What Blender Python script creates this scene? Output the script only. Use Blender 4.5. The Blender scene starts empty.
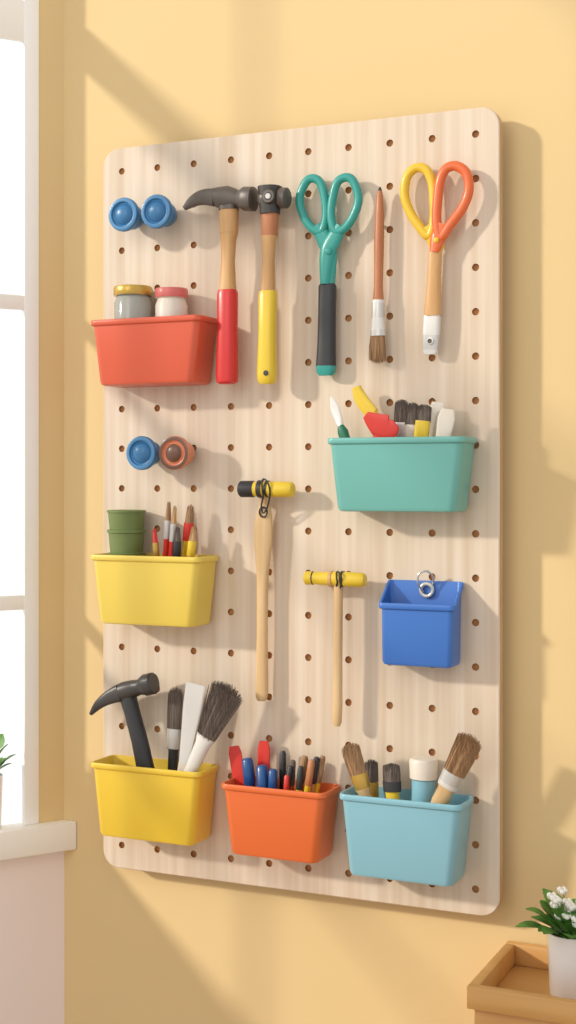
import bpy, bmesh, math, random
from mathutils import Vector, Matrix
random.seed(3)
FP=1400.0; TH=math.atan(FP/3092.0)
CX,CY,CZ=1.299,-1.967,1.5
FW=Vector((-math.sin(TH),math.cos(TH),0)); RT=Vector((math.cos(TH),math.sin(TH),0))
BD=0.04   # board front face distance from the wall
def P(u,v,d=BD):
    a=(u-288)/FP; dr=FW+RT*a; t=(-d-CY)/dr.y
    return Vector((CX+t*dr.x,-d,CZ+(480-v)/FP*t))
def K(u,d=0.06):
    a=(u-288)/FP; dr=FW+RT*a; return (-d-CY)/dr.y/FP*1.03

# ---------------- materials ----------------
GAIN=0.84
def lin(c):
    c=c/255.0
    return c/12.92 if c<=0.04045 else ((c+0.055)/1.055)**2.4
def col(rgb,g=None):
    g=GAIN if g is None else g
    return tuple(min(1,lin(c)*g) for c in rgb)+(1,)
def mat(name,rgb,rough=0.5,metal=0.0,var=0.06,scale=(40,40,40),bump=0.0,trans=0.0,dark=None,gain=None,detail=4,spec=0.5,coat=0.0):
    m=bpy.data.materials.new(name); m.use_nodes=True
    nt=m.node_tree; b=nt.nodes['Principled BSDF']
    b.inputs['Roughness'].default_value=rough; b.inputs['Metallic'].default_value=metal
    b.inputs['Transmission Weight'].default_value=trans
    b.inputs['Specular IOR Level'].default_value=spec
    b.inputs['Coat Weight'].default_value=coat; b.inputs['Coat Roughness'].default_value=.15
    c1=col(rgb,gain)
    c2=col(dark,gain) if dark else tuple(x*(1-var*2) for x in c1[:3])+(1,)
    tc=nt.nodes.new('ShaderNodeTexCoord'); mp=nt.nodes.new('ShaderNodeMapping'); mp.inputs['Scale'].default_value=scale
    nz=nt.nodes.new('ShaderNodeTexNoise'); nz.inputs['Scale'].default_value=1.0; nz.inputs['Detail'].default_value=detail
    rp=nt.nodes.new('ShaderNodeValToRGB')
    rp.color_ramp.elements[0].position=0.3; rp.color_ramp.elements[1].position=0.7
    rp.color_ramp.elements[0].color=c2; rp.color_ramp.elements[1].color=c1
    nt.links.new(tc.outputs['Object'],mp.inputs[0]); nt.links.new(mp.outputs[0],nz.inputs[0])
    nt.links.new(nz.outputs[0],rp.inputs[0]); nt.links.new(rp.outputs[0],b.inputs['Base Color'])
    if bump>0:
        bp=nt.nodes.new('ShaderNodeBump'); bp.inputs['Strength'].default_value=bump; bp.inputs['Distance'].default_value=0.002
        nt.links.new(nz.outputs[0],bp.inputs['Height']); nt.links.new(bp.outputs[0],b.inputs['Normal'])
    return m
M={}
M['wall']=mat('yellow_wall_paint',(247,217,160),0.85,var=0.015,scale=(3,3,3),bump=0.05,gain=.83)
M['lower']=mat('pale_wall_paint',(248,234,228),0.85,var=0.02,scale=(3,3,3),gain=.97)
M['white']=mat('white_paint',(255,254,252),0.45,var=0.01,scale=(5,5,5),gain=.98)
M['sill']=mat('cream_sill_paint',(254,250,242),0.5,var=0.02,scale=(5,5,5),gain=.96)
M['floor']=mat('oak_floor',(205,170,125),0.5,scale=(2,20,2),dark=(180,140,95))
M['board']=mat('birch_board',(245,228,208),0.65,scale=(75,20,1.8),dark=(226,203,176),bump=0.08,detail=8)
M['boardedge']=mat('birch_board_edge',(222,190,150),0.7,scale=(10,200,10),dark=(205,170,128))
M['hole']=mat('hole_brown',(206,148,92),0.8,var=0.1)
def plastic(n,rgb,co=.12): return mat(n,rgb,0.36,var=0.012,scale=(8,8,8),spec=0.45,coat=co)
M['red']=plastic('red_bin_plastic',(233,102,70)); M['teal']=plastic('teal_plastic',(120,194,186))
M['yel']=plastic('yellow_plastic',(249,220,98)); M['yel2']=plastic('warm_yellow_plastic',(251,212,68))
M['ora']=plastic('orange_plastic',(243,120,62)); M['lb']=plastic('light_blue_plastic',(146,202,220))
M['blue']=plastic('blue_plastic',(66,124,212)); M['knob']=plastic('knob_blue',(62,128,182)); M['knobo']=plastic('knob_terracotta',(230,144,108))
M['knobd']=plastic('knob_dark',(116,80,62)); M['knobl']=plastic('knob_blue_light',(84,148,198))
M['grip']=plastic('red_grip',(224,50,48)); M['ygrip']=plastic('yellow_grip',(248,212,62))
M['steel']=mat('dark_steel',(108,99,92),0.4,0.2,var=0.08); M['iron']=mat('black_iron',(76,72,70),0.4,0.15)
M['rubber']=mat('black_rubber',(54,54,57),0.45,var=0.05); M['metal']=mat('bright_metal',(224,222,218),0.3,0.4,var=0.03)
M['pale']=mat('pale_metal',(240,237,232),0.35,0.1,var=0.02)
M['wood']=mat('handle_wood',(230,184,126),0.45,scale=(90,60,8),dark=(212,160,100),bump=0.03)
M['woodl']=mat('light_handle_wood',(238,204,154),0.45,scale=(90,60,8),dark=(224,184,130),bump=0.03)
M['woodr']=mat('reddish_wood',(206,138,94),0.42,scale=(90,60,8),dark=(188,116,74))
M['cab']=mat('cabinet_wood',(234,184,116),0.5,scale=(4,25,40),dark=(222,166,96),bump=0.03)
M['tealh']=plastic('teal_handle',(54,166,156)); M['yh']=plastic('yellow_handle',(250,204,54)); M['oh']=plastic('orange_handle',(244,116,60))
M['gold']=mat('gold_lid',(222,182,90),0.3,0.5,var=0.04); M['pink']=plastic('pink_lid',(232,120,114)); M['glass']=mat('jar_glass',(206,208,200),0.12,var=0.03,trans=0.35)
M['cream']=mat('cream_plastic',(248,237,222),0.4,var=0.03)
M['green']=mat('olive_cup',(122,140,78),0.45,var=0.05,scale=(20,20,20)); M['leaf']=mat('leaf_green',(118,170,72),0.5,dark=(76,132,54),scale=(60,60,60))
M['bd']=mat('dark_bristle',(136,120,108),0.7,scale=(500,500,30),dark=(72,62,56)); M['bb']=mat('brown_bristle',(196,156,114),0.7,scale=(500,500,30),dark=(142,104,70))
M['bt']=mat('tan_bristle',(222,182,128),0.7,scale=(500,500,30),dark=(190,146,96)); M['bw']=mat('white_bristle',(240,228,206),0.7,scale=(400,400,30),dark=(220,202,176))
M['pot']=mat('white_ceramic',(252,250,248),0.25,var=0.01,gain=.95); M['soil']=mat('soil',(88,62,44),0.9,var=0.2,scale=(200,200,200))
M['flower']=mat('white_petal',(254,252,244),0.6,var=0.02,gain=.95); M['cblue']=plastic('cobalt_marker',(32,86,150)); M['redc']=plastic('bright_red',(230,58,46))
M['greenk']=plastic('dark_green',(24,120,88))

# ---------------- mesh builder ----------------
class Mb:
    def __init__(s,name): s.name=name; s.bm=bmesh.new(); s.mats=[]
    def mi(s,k):
        if k not in s.mats: s.mats.append(k)
        return s.mats.index(k)
    def rings(s,rings,mats,closed=False,caps=True):
        vs=[[s.bm.verts.new(p) for p in r] for r in rings]
        n=len(vs[0]); m=len(vs)
        for i in range(m if closed else m-1):
            a=vs[i]; b=vs[(i+1)%m]; k=mats if isinstance(mats,str) else mats[min(i,len(mats)-1)]
            ix=s.mi(k)
            for j in range(n):
                f=s.bm.faces.new((a[j],a[(j+1)%n],b[(j+1)%n],b[j])); f.material_index=ix
        if caps and not closed:
            k0=mats if isinstance(mats,str) else mats[0]; k1=mats if isinstance(mats,str) else mats[min(m-2,len(mats)-1)]
            f=s.bm.faces.new(vs[0][::-1]); f.material_index=s.mi(k0)
            f=s.bm.faces.new(vs[-1]); f.material_index=s.mi(k1)
    def sweep(s,pts,hw,ht,mats,seg=16,e=2.0,closed=False,up=Vector((0,-1,0))):
        n=len(pts)
        if not isinstance(hw,(list,tuple)): hw=[hw]*n
        if not isinstance(ht,(list,tuple)): ht=[ht]*n
        R=[]
        for i,p in enumerate(pts):
            if closed: T=pts[(i+1)%n]-pts[i-1]
            else: T=pts[min(i+1,n-1)]-pts[max(i-1,0)]
            if T.length<1e-9: T=pts[-1]-pts[0]
            T.normalize(); B=(up-T*up.dot(T)).normalized(); N=T.cross(B)
            r=[]
            for j in range(seg):
                a=2*math.pi*j/seg; c,q=math.cos(a),math.sin(a)
                c=math.copysign(abs(c)**(2/e),c); q=math.copysign(abs(q)**(2/e),q)
                r.append(p+N*hw[i]*c+B*ht[i]*q)
            R.append(r)
        s.rings(R,mats,closed)
    def lathe(s,o,prof,mats,axis=Vector((0,0,1)),seg=36):
        axis=axis.normalized(); h=Vector((1,0,0)) if abs(axis.x)<0.9 else Vector((0,1,0))
        A=(h-axis*h.dot(axis)).normalized(); B=axis.cross(A)
        R=[[o+axis*z+(A*math.cos(2*math.pi*j/seg)+B*math.sin(2*math.pi*j/seg))*max(r,1e-4) for j in range(seg)] for r,z in prof]
        s.rings(R,mats)
    def box(s,a,b,k,bev=0.002,mtx=None):
        t=bmesh.new(); bmesh.ops.create_cube(t,size=1)
        sz=[b[i]-a[i] for i in range(3)]
        for v in t.verts: v.co=Vector([a[i]+(v.co[i]+.5)*sz[i] for i in range(3)])
        if bev>0: bmesh.ops.bevel(t,geom=t.edges[:],offset=bev,segments=2,affect='EDGES',profile=0.5)
        if mtx: t.transform(mtx)
        s.merge(t,k)
    def sphere(s,o,r,k,sub=2,sc=(1,1,1)):
        t=bmesh.new(); bmesh.ops.create_icosphere(t,subdivisions=sub,radius=r)
        for v in t.verts: v.co=Vector((v.co.x*sc[0],v.co.y*sc[1],v.co.z*sc[2]))+o
        s.merge(t,k)
    def merge(s,t,k):
        ix=s.mi(k); mp={}
        for v in t.verts: mp[v]=s.bm.verts.new(v.co)
        for f in t.faces:
            g=s.bm.faces.new([mp[v] for v in f.verts]); g.material_index=ix
        t.free()
    def bristles(s,p0,p1,hw0,hw1,ht0,ht1,k,n=70,r=0.0007,rag=0.1,round_=0.12):
        T=(p1-p0); L=T.length; T.normalize(); up=Vector((0,-1,0)); B=(up-T*up.dot(T)).normalized(); N=T.cross(B)
        for i in range(n):
            a=random.uniform(0,2*math.pi); q=math.sqrt(random.random()); x,y=q*math.cos(a),q*math.sin(a)
            b0=p0+N*x*hw0+B*y*ht0; b1=p1+N*x*hw1+B*y*ht1-T*L*(random.random()*rag+round_*x*x)
            R=[]
            mid=(b0+b1)/2+N*random.uniform(-.3,.3)*hw1*0.15
            for c,rr in ((b0,r),(mid,r),(b1,r*0.35)):
                R.append([c+(N*math.cos(2.094*j)+B*math.sin(2.094*j))*rr for j in range(3)])
            s.rings(R,k)
        s.sweep([p0,p0+(p1-p0)*.5,p0+(p1-p0)*.86],[hw0*.95,(hw0+hw1)*.46,hw1*.8],[ht0*.95,(ht0+ht1)*.46,ht1*.6],k,seg=12)
    def leaf(s,b,d,up,L,W,k,bend=0.25):
        d=d.normalized(); side=d.cross(up).normalized(); nrm=side.cross(d).normalized(); rows=[]
        for i in range(7):
            t=i/6; w=W*math.sin(math.pi*min(1,(t*0.93+0.05)))**0.8; c=b+d*L*t-nrm*bend*L*t*t
            rows.append([s.bm.verts.new(c+side*w*x+nrm*abs(x)*w*.25) for x in (-1,-.5,0,.5,1)])
        ix=s.mi(k)
        for i in range(6):
            for j in range(4):
                f=s.bm.faces.new((rows[i][j],rows[i][j+1],rows[i+1][j+1],rows[i+1][j])); f.material_index=ix
    def done(s,sharp=38,recenter=True):
        bm=s.bm; bmesh.ops.recalc_face_normals(bm,faces=bm.faces[:])
        for f in bm.faces: f.smooth=True
        for e in bm.edges:
            if len(e.link_faces)==2:
                if e.calc_face_angle(0)>math.radians(sharp): e.smooth=False
        c=Vector((0,0,0))
        if recenter:
            mn=[min(v.co[i] for v in bm.verts) for i in range(3)]; mx=[max(v.co[i] for v in bm.verts) for i in range(3)]
            c=Vector([(mn[i]+mx[i])/2 for i in range(3)]); c.z=mn[2]
            for v in bm.verts: v.co-=c
        me=bpy.data.meshes.new(s.name); bm.to_mesh(me); bm.free()
        for k in s.mats: me.materials.append(M[k])
        o=bpy.data.objects.new(s.name,me); o.location=c; bpy.context.scene.collection.objects.link(o); return o
def cr(pts,n=6,closed=False):
    out=[]; m=len(pts)
    for i in range(m if closed else m-1):
        if closed: p0,p1,p2,p3=pts[i-1],pts[i],pts[(i+1)%m],pts[(i+2)%m]
        else: p0,p1,p2,p3=pts[max(i-1,0)],pts[i],pts[i+1],pts[min(i+2,m-1)]
        for j in range(n):
            t=j/n
            out.append(0.5*((2*p1)+(p2-p0)*t+(2*p0-5*p1+4*p2-p3)*t*t+(3*p1-p0-3*p2+p3)*t**3))
    if not closed: out.append(pts[-1])
    return out
def crn(vals,n=6):
    v=[Vector((x,0,0)) for x in vals]; return [max(p.x,1e-4) for p in cr(v,n)]

# ---------------- room ----------------
m=Mb('wall_back'); m.box((-0.03,0,0),(2.6,0.05,3.2),'wall',0); m.done()
m=Mb('floor')
m.rings([[Vector((0,0,-.04)),Vector((2.6,0,-.04)),Vector((2.6,-3,-.04)),Vector((-1.9,-3,-.04))],[Vector((0,0,0)),Vector((2.6,0,0)),Vector((2.6,-3,0)),Vector((-1.9,-3,0))]],'floor'); m.done()
m=Mb('baseboard_back'); m.box((0.02,-0.014,0),(2.6,0,0.09),'white',.003); m.done()
w=Vector((-0.545,-0.839,0)).normalized(); nn=Vector((-w.y,w.x,0))
WM=Matrix(((w.x,-w.y,0,0),(w.y,w.x,0,0),(0,0,1,0),(0,0,0,1)))
S0,S1=0.045,1.72; SILL=0.935; TOP=3.0
m=Mb('wall_left')
m.box((-0.01,-0.014,0.9),(S0,0,3.2),'wall',0,WM)
m.box((-0.01,-0.014,0),(S1,0,0.9),'lower',0,WM)
m.box((S1,-0.014,0),(3.2,0,3.2),'wall',0,WM)
m.box((S0,-0.014,TOP),(S1,0,3.2),'wall',0,WM); m.done()
m=Mb('window_1')
for s,wd in ((S0,.026),(.62,.020),(S1-.026,.026)): m.box((s,-0.010,SILL),(s+wd,0.002,TOP),'white',.002,WM)
for z0,z1 in ((2.217,2.285),(1.778,1.802),(1.288,1.312),(2.97,3.0)): m.box((S0,-0.009,z0),(S1,0.001,z1),'white',.002,WM)
m.done()
m=Mb('trim_1'); m.box((-0.03,-0.05,0.888),(S1+.05,0.012,SILL),'sill',.004,WM)
for v in list(m.bm.verts):
    if v.co.y>-0.0005 and v.co.x>-0.03: v.co.y=-0.0005
m.done()

# ---------------- pegboard ----------------
X0=P(103,500).x; X1=P(499.5,500).x; Z1=P(103,150).z; Z0=P(103,866).z
def rr(x0,x1,y0,y1,r,n=6):
    out=[]
    for cx,cy,a0 in ((x1-r,y1-r,0),(x0+r,y1-r,90),(x0+r,y0+r,180),(x1-r,y0+r,270)):
        for i in range(n+1):
            a=math.radians(a0+90*i/n); out.append((cx+r*math.cos(a),cy+r*math.sin(a)))
    return out
m=Mb('pegboard')
def brd(ins,y): return [Vector((x,y,z)) for x,z in rr(X0+ins,X1-ins,Z0+ins,Z1-ins,0.028-ins,8)]
m.rings([brd(.0015,-.022),brd(0,-.0235),brd(0,-.0385),brd(.0015,-.04)],['boardedge','boardedge','board'])
NC,NR=10,18; dx=(X1-X0-0.07)/(NC-1); dz=(Z1-Z0-0.075)/(NR-1)
board=m.done(recenter=False)
c=Mb('cutter')
HC=[(X0+.035+i*dx,Z0+.0375+j*dz) for i in range(NC) for j in range(NR)]
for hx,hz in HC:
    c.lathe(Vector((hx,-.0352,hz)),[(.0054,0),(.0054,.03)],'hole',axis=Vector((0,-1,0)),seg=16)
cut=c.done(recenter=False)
md=board.modifiers.new('b','BOOLEAN'); md.object=cut; md.operation='DIFFERENCE'; md.solver='EXACT'
dg=bpy.context.evaluated_depsgraph_get(); nm=bpy.data.meshes.new_from_object(board.evaluated_get(dg))
board.modifiers.clear(); board.data=nm; bpy.data.objects.remove(cut)
while len(nm.materials)<2: nm.materials.append(M['board'])
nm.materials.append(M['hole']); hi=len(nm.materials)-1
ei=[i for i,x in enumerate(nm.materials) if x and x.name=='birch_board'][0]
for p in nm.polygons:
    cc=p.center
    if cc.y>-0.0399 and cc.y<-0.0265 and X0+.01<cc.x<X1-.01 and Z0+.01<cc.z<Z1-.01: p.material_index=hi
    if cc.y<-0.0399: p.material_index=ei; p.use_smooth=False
for sx in (X0+.06,X1-.06):
    for sz in (Z0+.06,Z1-.06):
        s=Mb('spacer'); s.lathe(Vector((sx,-.0005,sz)),[(.012,0),(.012,.022)],'white',axis=Vector((0,-1,0))); so=s.done(); so.parent=board

# ---------------- bins ----------------
def bin_(u0,u1,vt,vb,k,depth=0.072,tap=0.014,name='storage_bin',backup=0.0,r=.012):
    u0-=4; u1+=3
    x0=P(u0,vt,BD+depth).x; x1=P(u1,vt,BD).x; uc=(u0+u1)/2-8
    ty=tap*.35
    zt=P(uc,vt,BD+depth).z; zb=P(uc,vb,BD+depth-ty).z
    yb=-BD-.0006; yf=-BD-depth
    def ring(ix,iy,z,ib=0,rad=r,slope=False):
        pts=rr(x0+ix,x1-ix,yf+iy,yb-ib,rad,6)
        out=[]
        for x,y in pts:
            zz=z
            if slope and backup:
                q=(y-yf)/(yb-yf); zz=z+backup*max(0,min(1,q*1.35-.2))
            out.append(Vector((x,y,zz)))
        return out
    m=Mb(name); t=.0026
    R=[ring(tap+.006,ty+.006,zb,.004,r*.7),ring(tap+.002,ty+.002,zb+.0015,.001,r*.9),ring(tap,ty,zb+.006),
       ring(.0035,.0035,zt-.0095,0,r,True),ring(.0008,.0008,zt-.0085,0,r,True),ring(0,0,zt-.0072,0,r,True),ring(0,0,zt-.0015,0,r,True),ring(.0006,.0006,zt-.0004,.0003,r,True),ring(.0016,.0016,zt,.001,r,True),ring(.0030,.0030,zt,.0025,r*.85,True),
       ring(.0042,.0042,zt-.0015,.0030,r*.8,True),ring(tap+t,ty+t,zb+.008,t,r*.8),ring(tap+t+.004,ty+t+.004,zb+.005,t+.003,r*.6)]
    m.rings(R,k)
    return m
for a in ((92,218,317,384,'red'),(329,476,437,512,'teal'),(92,218,556,626,'yel'),(92,218,768,842,'yel2'),(223,340,789,860,'ora'),(341,473,800,882,'lb')):
    bin_(*a).done()
m=bin_(381,462,604,667,'blue',depth=.05,tap=.005,name='wall_pocket',backup=.03,r=.008)
c0=P(427,590,BD+.006)
m.sweep([c0+Vector((math.cos(a)*.009,-.0015,math.sin(a)*.009)) for a in [i*math.pi/12 for i in range(24)]],.0028,.0022,'metal',closed=True,seg=10)
m.sweep(cr([P(423,592,.05),P(418,583,.062),P(419,574,.066),P(427,571,.062),P(433,577,.052),P(433,584,.046)],5),.0016,.0016,'metal',seg=8)
m.done()

# ---------------- knobs ----------------
def knob(u,v,k,k2,d=.092):
    f=P(u,v,d); o=Vector((f.x,-BD,f.z)); L=d-BD
    m=Mb('peg_knob')
    m.lathe(o,[(.010,0.0005),(.010,.008),(.016,.011),(.0185,.016),(.0195,.022),(.0190,L-.022),(.0175,L-.018),(.0185,L-.015),(.0245,L-.013),(.0262,L-.009),(.0264,L-.004),(.0252,L-.001),(.0225,L),(.0198,L-.0005),(.0185,L-.0035),(.0165,L-.0042),(.0140,L-.002),(.0105,L+.0008),(.006,L+.0022),(.0,L+.0026)],
      [k2,k2,k,k,k,k,k,k,k,k,k,k2,k2,k,k,k,k2 if k=='knobo' else k,k2 if k=='knobo' else k,k2 if k=='knobo' else k],axis=Vector((0,-1,0)),seg=40); m.done()
knob(122,214,'knob','knobl'); knob(155,211,'knob','knobl'); knob(140,453,'knob','knobl'); knob(173,453,'knobo','knobd')

# ---------------- hammers ----------------
def S(m,pts,d,hw,ht,mats,n=1,e=2.0,seg=16,closed=False):
    """pts measured on the photo -> board coordinates at distance d; widths in photo px"""
    if not isinstance(d,(list,tuple)): d=[d]*len(pts)
    V=[P(p[0],p[1],dd) for p,dd in zip(pts,d)]; k=K(pts[0][0])
    if not isinstance(hw,(list,tuple)): hw=[hw]*len(pts)
    if not isinstance(ht,(list,tuple)): ht=[ht]*len(pts)
    hw=[x*k for x in hw]; ht=[x*k for x in ht]
    if n>1 and not closed: V=cr(V,n); hw=crn(hw,n); ht=crn(ht,n)
    elif n>1: V=cr(V,n,True); hw=hw[0]; ht=ht[0]
    m.sweep(V,hw,ht,mats,e=e,seg=seg,closed=closed)
def peg(m,u,v,d,r=.0025):
    p=P(u,v,d); m.lathe(Vector((p.x,-BD-.0003,p.z)),[(r,0),(r,d-BD)],'metal',axis=Vector((0,-1,0)),seg=12)

m=Mb('claw_hammer'); d=.075
S(m,[(254.5,199),(253.5,199),(245,199),(243.5,199),(239,199),(235,198.5),(228,198),(219,197.5),(212,197)],d,[9.5,11.5,11.5,10.5,8,9.5,11.5,10,8],[9.5,11.5,11.5,10.5,8,9,10,9.5,9],'steel',n=1,seg=24,e=2.6)
for o in (-.0075,.0075):
    S(m,[(215,197.5),(207,197),(199,198.5),(191.5,202.5),(184.5,208.5)],d+o,[8.6,8,6.8,5,2.2],[4.6,4.4,4.2,3.6,2.5],'steel',n=4,e=3)
S(m,[(229,194),(229,210)],d,[8,9],[7,8],'steel',e=4)
S(m,[(229,208),(229,235),(228.5,239),(228,262),(227.5,291)],d,[9,8.6,7.6,6.6,8.5],[7,6.8,6,5.5,7],['wood','wood','wood','wood'],n=1,e=2.6)
S(m,[(229,210),(229,233)],d,[9.4,9.0],[7.4,7.2],'wood',e=2.6)
S(m,[(227.5,290),(227.5,294),(227.5,330),(227,375),(227,382),(227,384)],d,[9,10,9.6,10.6,10,7.5],[7,8,8,8.6,8,6],'grip',e=2.8)
peg(m,228,199,d); m.done()

m=Mb('ball_peen_hammer')
S(m,[(288,198),(287,198),(281,198),(279,198),(270,199),(265,199),(262,199),(259.5,199)],d,[8.5,10,10,8,11,11,8.5,5.5],[8.5,10,10,8,11,10.5,9,6],'steel',seg=24,n=1)
S(m,[(270,187),(270,214)],d,[11.5,9.5],[12,9],'iron',e=2.4,seg=24)
f=P(268,196,d+.020); m.lathe(Vector((f.x,-d-.012,f.z)),[(.011,0),(.011,.007),(.0095,.009),(.007,.009),(.006,.006),(.0045,.006),(.004,.0095),(0,.0095)],['iron','iron','steel','metal','iron','metal','metal'],axis=Vector((0,-1,0)),seg=28)
S(m,[(270,213),(269.5,236),(269,240),(268.5,262),(268,292)],d,[8.5,8,6.8,5.8,7],[6.5,6.3,5.6,5.2,6],['woodr','wood','wood','wood'],e=2.6)
S(m,[(268,291),(268,295),(267.5,330),(267,374),(267,381),(267,384)],d,[8,9,8.4,9.6,9,6.5],[6,7,7,7.6,7,5],'ygrip',e=2.8)
f=P(266,373,d+.011); m.lathe(Vector((f.x,-d-.009,f.z)),[(.004,0),(.004,.0035),(0.0,.0037)],'rubber',axis=Vector((0,-1,0)),seg=16)
peg(m,270,199,d); m.done()

m=Mb('scissors'); d=.056
S(m,[(306,182),(314,178.5),(321,184),(325,199),(326,216),(322,231),(313,229),(304,217),(299.5,199)],d,4.3,4,'tealh',n=5,closed=True)
S(m,[(353,181),(345,177.5),(337,183),(332.5,199),(331,216),(335,231),(344,229),(353,217),(358.5,199)],d+.004,4.3,4,'tealh',n=5,closed=True)
S(m,[(317,226),(325,240),(329.5,254),(330,284)],d,[6,8.5,8,5],[3.5]*4,'tealh',n=4)
S(m,[(341,226),(333,240),(327,254),(325,284)],d+.004,[6,8.5,8,5],[3.5]*4,'tealh',n=4)
f=P(328,251,d+.01); m.lathe(Vector((f.x,-d-.007,f.z)),[(.0055,0),(.0055,.003),(.003,.0045),(0,.0045)],'tealh',axis=Vector((0,-1,0)),seg=20)
S(m,[(327.5,284),(327.5,286),(327,315),(326.5,345),(326,366),(326,372),(326,375.5)],d,[7.5,8.8,8.6,9,10,9.5,7],[4.5,5.5,5.5,5.5,5.5,5,4],['rubber','rubber','rubber','rubber','tealh','tealh'],e=3)
peg(m,314,179,d); peg(m,345,178,d); m.done()

m=Mb('long_paintbrush'); d=.056
S(m,[(380,187),(380,191),(379.7,196),(379.5,215),(379,245),(378.5,285),(378.3,301)],d,[.8,2.2,3.4,4.6,5,4.4,5.6],[.8,2.2,3.2,4,4.2,4,4.2],['rubber','woodr','woodr','woodr','woodr','woodr'])
S(m,[(378.3,300),(378.2,303),(378,318),(378,330),(378,336)],d,[6,6.4,6.2,7.6,8],[4.5,4.6,4.6,4.6,4.6],['pale','metal','pale','metal'],e=2.5)
m.bristles(P(378,335,d),P(377.5,364,d),7.5*K(378),9.5*K(378),4*K(378),4*K(378),'bb',110)
peg(m,379.5,225,d); m.done()

m=Mb('scissors'); d=.056
S(m,[(404.5,194),(407,177),(416,168),(426,170),(432,182),(434,200),(434,220),(429,236),(419,226),(409,210)],d,4.6,4.2,'yh',n=5,closed=True)
S(m,[(469,189),(466,173),(456,166),(446,169),(440,181),(437.5,200),(436.5,220),(440,238),(450,225),(463,207)],d+.004,4.9,4.2,'oh',n=5,closed=True)
S(m,[(428,226),(436,241),(436,252)],d,[7,8.5,6],[3.5]*3,'yh',n=4)
S(m,[(443,224),(438,238),(434.5,252)],d+.004,[8,8,5],[3.5]*3,'oh',n=4)
f=P(436,240,d+.01); m.lathe(Vector((f.x,-d-.007,f.z)),[(.004,0),(.004,.003),(.002,.0045),(0,.0045)],'yh',axis=Vector((0,-1,0)),seg=20)
S(m,[(435.5,247),(435.3,250),(434.5,270),(433.5,292),(432.5,312),(432.5,316)],d,[5.5,6.8,6.8,7.4,8.6,8],[4,4.6,4.6,4.8,5,5],'wood',e=2.6)
S(m,[(432.5,314),(432.3,317),(431.5,335),(430.5,350),(430.5,354.5)],d,[7.4,8.4,8.4,7.8,6],[4,4.2,3.8,3.2,2.5],['metal','pale','metal','pale'],e=4)
f=P(430,341,d+.006); m.lathe(Vector((f.x,-d-.0052,f.z)),[(.0052,0),(.0052,.0018),(.0034,.002),(.0034,.0008),(0,.0008)],['metal','metal','metal','steel'],axis=Vector((0,-1,0)),seg=20)
peg(m,420,168.5,d); peg(m,455,167,d); m.done()

# ---------------- mallets ----------------
def loop(m,u,v,d,r,k='rubber'):
    S(m,[(u-4*r,v-9*r),(u-1*r,v-10*r),(u+3*r,v-4*r),(u+4*r,v+7*r),(u+1*r,v+20*r),(u-3*r,v+25*r),(u-5*r,v+18*r),(u-3*r,v+8*r),(u-4*r,v)],[d+.010,d+.010,d+.014,d+.010,d+.002,d+.000,d+.002,d+.010,d+.014],.9,.9,k,n=5,closed=True,seg=8)
m=Mb('wooden_mallet'); d=.07
S(m,[(240,489),(241.5,489),(254,489),(255,489),(257,489),(275,489.3),(291,489.5),(293,489.5)],d,[6.5,8,8,7.4,7.2,7.6,7.4,6],[6.5,8,8,7.4,7.2,7.6,7.4,6],['rubber','rubber','rubber','ygrip','ygrip','ygrip','ygrip'],seg=24)
S(m,[(259,489),(263,489)],d,[8.6,8.6],[8.6,8.6],'rubber',seg=24)
S(m,[(267,489),(269,489)],d,[8.3,8.3],[8.3,8.3],'rubber',seg=24)
S(m,[(265,494),(264.8,503),(264.3,512),(263.5,524),(263.3,540),(263,556),(262.5,585),(262.2,640),(261.8,685),(261.6,697),(261.6,701)],[d]+[.058]*10,[4,5,7.5,9.5,9.6,8,5.8,5.6,6.6,6,3.5],[3.6]*9+[3,2],'woodl',n=3,e=2.5)
f=P(263.5,512,.064); m.sweep([f+Vector((math.cos(a)*.0065,-.0012,math.sin(a)*.0075)) for a in [i*math.pi/10 for i in range(20)]],.0013,.0013,'rubber',closed=True,seg=8)
loop(m,266,489,d,.95); peg(m,270,489,d); m.done()
m=Mb('wooden_mallet')
S(m,[(305,578),(306.5,578),(313,578),(314,578),(322,578.5),(340,579),(362,580),(365,580)],d,[5,6.6,6.6,6,6.4,7.2,7,5.5],[5,6.6,6.6,6,6.4,7.2,7,5.5],['ygrip','ygrip','rubber','ygrip','ygrip','ygrip','ygrip'],seg=24)
S(m,[(330,579),(333,579)],d,[7.8]*2,[7.8]*2,'wood',seg=24); S(m,[(342,579),(344,579)],d,[7.8]*2,[7.8]*2,'rubber',seg=24)
S(m,[(338.5,583),(338.3,600),(338,650),(337.5,705),(337,722),(337,726)],d,[4.4,4.4,4.2,4.8,4.6,3],[4,4,4,4,4,3],'woodl',e=2.5)
loop(m,339,578,d,.6); peg(m,338,579,d); m.done()

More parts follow.
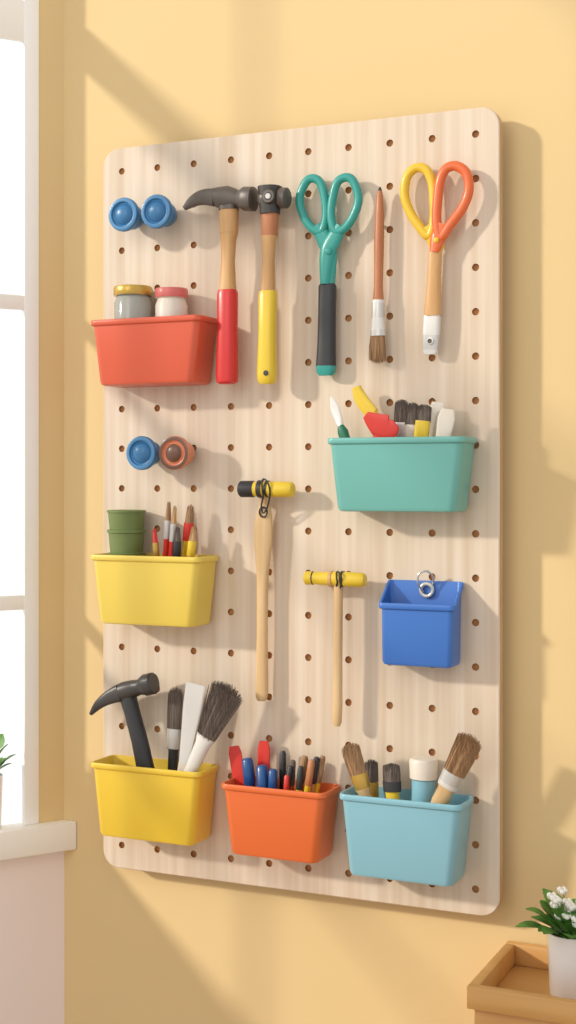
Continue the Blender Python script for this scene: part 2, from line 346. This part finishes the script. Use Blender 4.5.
# ---------------- bin contents ----------------
def stick(name,a,b,d0,d1,st,e=2.2,br=None,seg=14):
    """a: base (u,v), b: tip (u,v). st: (t,hw,ht,mat). br: (t0,t1,hw0,hw1,ht,mat,n)"""
    d0=min(d0,.090); d1=min(d1,.098)
    m=Mb(name); A=P(*a,d0); B=P(*b,d1); k=K((a[0]+b[0])/2,d0)
    m.sweep([A.lerp(B,s[0]) for s in st],[s[1]*k for s in st],[s[2]*k for s in st],[s[3] for s in st[:-1]],e=e,seg=seg)
    if br:
        t0,t1,h0,h1,th,bk,n=br; m.bristles(A.lerp(B,t0),A.lerp(B,t1),h0*k,h1*k,th*k,th*k*.8,bk,n)
    return m
def jar(u,vt,vb,r,lid,body,d=.0735):
    b=P(u,vb,d); t=P(u,vt,d); h=t.z-b.z; m=Mb('craft_jar')
    m.lathe(b,[(r*.88,0),(r*.96,.003),(r,h-.026),(r*.88,h-.018),(r*.86,h-.0145),(r*1.0,h-.0145),(r*1.03,h-.013),(r*1.03,h-.003),(r*.98,h),(r*.85,h),(r*.83,h-.0015),(0,h-.0015)],[body,body,body,body,body,lid],seg=40); m.done()
jar(133,287,374,.0295,'gold','glass'); jar(171.5,289,374,.0250,'pink','cream')
m=Mb('cup_stack'); b=P(126.5,617,.0735); H=P(126.5,510,.0735).z-b.z
pr=[(.023,0),(.0275,H-.071),(.0285,H-.071),(.029,H-.067),(.0255,H-.066),(.0280,H-.036),(.0302,H-.035),(.0304,H-.031),(.0262,H-.030),(.0290,H-.004),(.0306,H-.0035),(.0306,H-.0005),(.029,H),(.027,H-.001),(.025,H-.025),(0,H-.025)]
m.lathe(b,pr,'green',seg=40); m.done()
def detail(u0,v0,u1,v1,d,hk,fk,bk,hw=3.2,bw=3.6,name='artist_brush',n=26):
    m=stick(name,(u0,v0),(u1,v1),d,d-.006,[(0,1.6,1.6,hk),(.35,hw,hw,hk),(.66,hw*.85,hw*.85,hk),(.67,hw,hw,fk),(.83,hw*1.05,hw*.95,fk)],br=(.82,1.0,hw*.95,bw*.5,hw*.8,bk,n)); m.done()
detail(160,616,154.5,528,.092,'rubber','gold','redc')
detail(163,616,169,501,.068,'redc','metal','bb',hw=3.6)
detail(167,616,175,505,.082,'redc','metal','bt')
detail(174,616,178,526,.09,'rubber','rubber','bd',hw=4)
detail(180,616,191,504,.07,'yh','redc','bb',hw=4.8,bw=7)
detail(184,616,194,526,.088,'wood','ygrip','bt',hw=4)

m=Mb('claw_hammer'); d=.08
S(m,[(154.5,683),(153,683.3),(146,685),(144.5,685.5),(140,687),(134,688.5),(126,691),(117,694)],d,[9,10.5,10.5,9.5,7.5,8.5,9.5,8.5],[9,10.5,10.5,9.5,7.5,8.5,9,8.5],'iron',seg=24,e=2.4)
for o in (-.007,.007): S(m,[(120,693),(112,696),(104,700.5),(97,706.5),(91,714)],d+o,[8.3,7.3,5.8,4,1.6],[4.4,4.2,4,3.4,2.4],'iron',n=4,e=3)
S(m,[(125,686),(128,697),(133,715),(140,742),(147,775),(153,826)],d,[7,8,7.5,8,8.5,8],[6,7,6.5,6.5,7,6.5],['iron','rubber','rubber','rubber','rubber'],e=2.6,n=1)
m.done()
stick('flat_paintbrush',(170,828),(176,686),.062,.058,[(0,4,3,'rubber'),(.3,5,3.5,'rubber'),(.55,5,3.5,'rubber'),(.56,7,4,'metal'),(.70,7.6,4,'metal')],br=(.69,1,7.4,8.2,3.6,'bd',120)).done()
m=stick('putty_knife',(174,828),(196,684),.076,.072,[(0,5,3,'cream'),(.35,5.5,3,'cream'),(.45,5,3,'pale'),(.50,6,1.2,'pale'),(.85,10.5,.7,'pale'),(1,11,.5,'pale')],e=4); m.done()
stick('fan_paintbrush',(165,828),(228,688),.09,.092,[(0,5,4,'woodl'),(.36,5.5,4,'woodl'),(.38,6.5,4.5,'pale'),(.60,8,4.5,'pale'),(.66,10.5,4.5,'metal')],br=(.65,1.03,10,20,4.5,'bd',320)).done()
def tag(name,a,b,hw,k,d,th=1.2): stick(name,a,b,d,d-.002,[(0,hw*.9,th,k),(.5,hw,th,k),(.93,hw,th,k),(1,hw*.7,th,k)],e=5).done()
tag('paint_swatch',(250,846),(234,746),7,'redc',.068); tag('paint_swatch',(262,846),(264,741),6.5,'redc',.060)
def pen(a,b,d,hk,tk,hw=3.6):
    a=(a[0],a[1]-3)
    stick('marker_pen',a,b,d,d-.006,[(0,hw*.8,hw*.8,hk),(.08,hw,hw,hk),(.70,hw,hw,tk),(.71,hw*1.12,hw*1.12,tk),(.97,hw*1.05,hw*1.05,tk),(1,hw*.7,hw*.7,tk)],e=2.4).done()
pen((257,848),(247,758),.083,'cblue','cblue',5); pen((265,848),(262,765),.088,'knob','cblue',5); pen((272,848),(273,769),.09,'cblue','cblue',4)
pen((282,848),(283,751),.065,'rubber','rubber',3); pen((276,848),(291,766),.085,'wood','rubber',2.8); pen((287,848),(293,760),.075,'oh','bd',2.8)
pen((290,848),(305,756),.07,'wood','bb',3.4); pen((294,848),(301,766),.088,'ygrip','rubber',2.8); pen((299,848),(312,760),.085,'ygrip','woodr',3.2)
pen((303,848),(317,757),.075,'wood','rubber',3); pen((306,848),(323,756),.068,'ygrip','bb',2.8); pen((284,848),(287,775),.09,'woodr','redc',2.6)
stick('round_paintbrush',(386,864),(349,743),.088,.09,[(0,4,4,'wood'),(.4,5.5,5,'wood'),(.5,6,5,'woodl'),(.60,6.5,5,'woodl'),(.62,8,6,'gold'),(.74,9,6,'metal')],br=(.73,1,8.6,10.5,5.5,'bb',220)).done()
stick('round_paintbrush',(376,864),(371,759),.066,.060,[(0,4,4,'wood'),(.6,4.5,4,'wood'),(.61,6,4.5,'gold'),(.78,6.5,4.5,'gold')],br=(.77,1,6,7,4,'bd',100)).done()
stick('round_paintbrush',(396,864),(391,763),.088,.086,[(0,5,4,'ygrip'),(.42,6,5,'ygrip'),(.71,7,5,'ygrip'),(.72,9,6,'rubber'),(.82,9.5,6,'rubber')],br=(.81,1,9,9,5.5,'bd',180)).done()
m=Mb('foam_dabber'); b=P(421,866,.072); H=P(426,759,.072).z-b.z
m.lathe(b,[(.006,0),(.008,.02),(.007,H-.075),(.015,H-.072),(.0165,H-.06),(.0165,H-.03),(.0195,H-.028),(.0205,H-.004),(.0185,H),(0,H+.0005)],['wood','wood','pale','lb','lb','lb','cream','cream','cream'],axis=Vector((.02,.02,1)),seg=32); m.done()
stick('round_paintbrush',(411,862),(472,735),.088,.094,[(0,5,4,'woodl'),(.35,6,5,'woodl'),(.48,8.8,6,'woodl'),(.58,8,6,'woodl'),(.60,10.5,7,'pale'),(.63,10.8,7,'metal'),(.71,11.2,7,'pale')],br=(.70,1,11,13.5,6.5,'bb',320)).done()
m=stick('palette_knife',(366,500),(331,397),.08,.075,[(0,4,4,'rubber'),(.55,5,4,'greenk'),(.66,5.5,4,'greenk'),(.72,3,3,'pale'),(.78,4.4,1,'pale'),(.9,5,.8,'pale'),(1,1,.5,'pale')]); m.done()
m=Mb('spatula'); S(m,[(384,500),(378,440),(373,412),(367,404)],.066,[3,4,5,4],[3,3,3,3],'ygrip'); S(m,[(373,414),(366,406),(360,397),(356.5,387)],.066,[6.5,7,6.5,4.5],[3,3,3,3],'ygrip',n=3,e=3); m.done()
m=Mb('hand_scraper'); S(m,[(378,500),(378,445),(379,436)],.088,[4,5,6],[3,3,3],'redc'); S(m,[(366,415),(372,420),(381,426),(390,428),(396,424)],.090,[4,8,12,11,5],[1.8,1.8,1.8,1.6,1.4],'redc',e=3.5,n=3); m.done()
def flat(a,b,d,bk,fk,hk,w=7,n=120,split=.62):
    stick('flat_paintbrush',a,b,d,d-.008,[(0,3.5,3,hk),(split-.05,4.5,3.5,hk),(split-.04,w,4,fk),(split+.14,w,4,fk)],br=(split+.13,1,w,w*.95,3.6,bk,n),e=2.6).done()
flat((398,498),(402,399),.062,'bd','pale','woodl',7.6); flat((407,498),(413,402),.076,'bd','cream','wood',6.6); flat((414,498),(425,404),.09,'bd','ygrip','ygrip',7.6,130,.68)
stick('plastic_spreader',(428,498),(438,402),.066,.062,[(0,5,2.5,'cream'),(.6,6.5,2.5,'cream'),(.9,8.5,1.5,'cream'),(1,6,1,'cream')],e=4).done()
stick('plastic_spreader',(433,498),(448,409),.085,.085,[(0,5,2.5,'cream'),(.6,7,2.5,'cream'),(.9,9,1.5,'cream'),(1,6,1,'cream')],e=4).done()

# ---------------- cabinet and plants ----------------
m=Mb('wooden_cabinet'); cx0,cx1,cy0,cy1,ct=.757,1.26,-.205,-.004,.839
m.box((cx0+.008,cy0+.008,.05),(cx1-.008,cy1,ct-.03),'cab',.002)
m.box((cx0,cy0,ct-.03),(cx1,cy0+.014,ct),'cab',.002); m.box((cx0,cy1-.014,ct-.03),(cx1,cy1,ct),'cab',.002)
m.box((cx0,cy0+.014,ct-.03),(cx0+.014,cy1-.014,ct),'cab',.002); m.box((cx1-.014,cy0+.014,ct-.03),(cx1,cy1-.014,ct),'cab',.002)
for z0,z1 in ((.58,.79),(.33,.56),(.08,.31)):
    m.box((cx0+.03,cy0,z0),(cx1-.03,cy0+.012,z1),'woodl',.003); f=Vector(((cx0+cx1)/2,cy0,(z0+z1)/2)); m.lathe(f,[(.006,0),(.006,.01),(.014,.014),(.014,.02),(0,.023)],'gold',axis=Vector((0,-1,0)),seg=20)
for x in (cx0+.02,cx1-.05):
    for y in (cy0+.02,cy1-.05): m.box((x,y,0),(x+.03,y+.03,.052),'cab',.003)
m.done()
def plant(name,o,r,h,nl,L,W,fl,spread=1.0,ex=()):
    m=Mb(name)
    m.lathe(o,[(r*.86,0),(r*.9,.002),(r,h-.003),(r,h),(r*.92,h),(r*.9,h-.008),(0,h-.008)],['pot']*5+['soil'],seg=40)
    t=o+Vector((0,0,h-.008)); up=Vector((0,0,1))
    dirs=[]
    for i in range(nl):
        a=i*2.4+random.random()*.4; el=random.uniform(.35,1.6); dirs.append((Vector((math.cos(a)*spread,math.sin(a)*spread,el)).normalized(),random.uniform(.25,.7)))
    for e_ in ex: dirs.append((Vector(e_[0]).normalized(),e_[1]))
    for dv,q in dirs:
        s=t+Vector((dv.x*r*.25,dv.y*r*.25,0)); e=s+dv*L*q
        m.sweep([s,e],.001,.001,'leaf',seg=6,up=Vector((.1,-1,.2))); m.leaf(e-dv*.002,dv,up if abs(dv.z)<.95 else Vector((0,-1,0)),L*random.uniform(.7,1),W,'leaf')
    for i in range(fl):
        a=random.uniform(0,6.28); q=math.sqrt(random.random())*r*.85; c=t+Vector((math.cos(a)*q,math.sin(a)*q-.006,L*random.uniform(.55,1.2)))
        m.sweep([t+Vector((0,0,0)),c],.0008,.0008,'leaf',seg=5,up=Vector((.1,-1,.2)))
        for j in range(5): m.sphere(c+Vector((math.cos(j*1.256)*.0038,math.sin(j*1.256)*.0038-.001,math.sin(j*2.5)*.002)),.0042,'flower',1)
    return m.done(sharp=60)
plant('potted_flowering_plant',Vector((.872,-.10,ct-.03+.0005)),.033,.085,30,.048,.016,22)
rx,ry=RT.x,RT.y
plant('potted_plant',w*.130+nn*(-.014)+Vector((0,0,SILL+.0005)),.0265,.086,10,.036,.013,0,spread=.6,ex=(((rx,ry,2.2),1.2),((rx,ry,1.2),.9),((rx,ry,3.5),1.5)))

# ---------------- light, camera ----------------
# overcast-bright sky: brighter towards the outdoor side behind the window
W=bpy.data.worlds.new('World'); bpy.context.scene.world=W; W.use_nodes=True
nt=W.node_tree; bg=nt.nodes['Background']; bg.inputs[0].default_value=(1,.985,.965,1)
tc=nt.nodes.new('ShaderNodeTexCoord'); dp=nt.nodes.new('ShaderNodeVectorMath'); dp.operation='DOT_PRODUCT'; dp.inputs[1].default_value=(-.60,.80,0)
mr=nt.nodes.new('ShaderNodeMapRange'); mr.inputs['From Min'].default_value=0.1; mr.inputs['From Max'].default_value=.9; mr.inputs['To Min'].default_value=.80; mr.inputs['To Max'].default_value=1.15
nt.links.new(tc.outputs['Generated'],dp.inputs[0]); nt.links.new(dp.outputs['Value'],mr.inputs['Value']); nt.links.new(mr.outputs[0],bg.inputs[1])
L=bpy.data.lights.new('sun','SUN'); L.energy=2.4; L.angle=math.radians(3.6); L.color=(1,.93,.81)
so=bpy.data.objects.new('sun',L); bpy.context.scene.collection.objects.link(so)
el=math.radians(20); hd=Vector((.799,.602,0)).normalized(); dv=Vector((hd.x*math.cos(el),hd.y*math.cos(el),-math.sin(el)))
so.rotation_euler=dv.to_track_quat('-Z','Y').to_euler(); so.location=(-2,-2,3)
A=bpy.data.lights.new('added_softbox_fill','AREA'); A.shape='RECTANGLE'; A.size=.9; A.size_y=1.3; A.energy=8; A.color=(1,.97,.92)  # unseen softbox, added for highlights on the bins and soft directional fill
ao=bpy.data.objects.new('added_softbox_fill',A); bpy.context.scene.collection.objects.link(ao)
ao.location=(.1,-2.3,2.5); ao.rotation_euler=(Vector((.42,0,1.4))-ao.location).to_track_quat('-Z','Y').to_euler()
cam=bpy.data.cameras.new('camera'); co=bpy.data.objects.new('camera',cam); bpy.context.scene.collection.objects.link(co)
co.location=(CX,CY,CZ); co.rotation_euler=(math.pi/2,0,TH); cam.sensor_fit='HORIZONTAL'; cam.sensor_width=36; cam.lens=FP/576*36; cam.shift_y=-32/576; cam.clip_start=.01
bpy.context.scene.camera=co
bpy.context.scene.view_settings.view_transform='Standard'
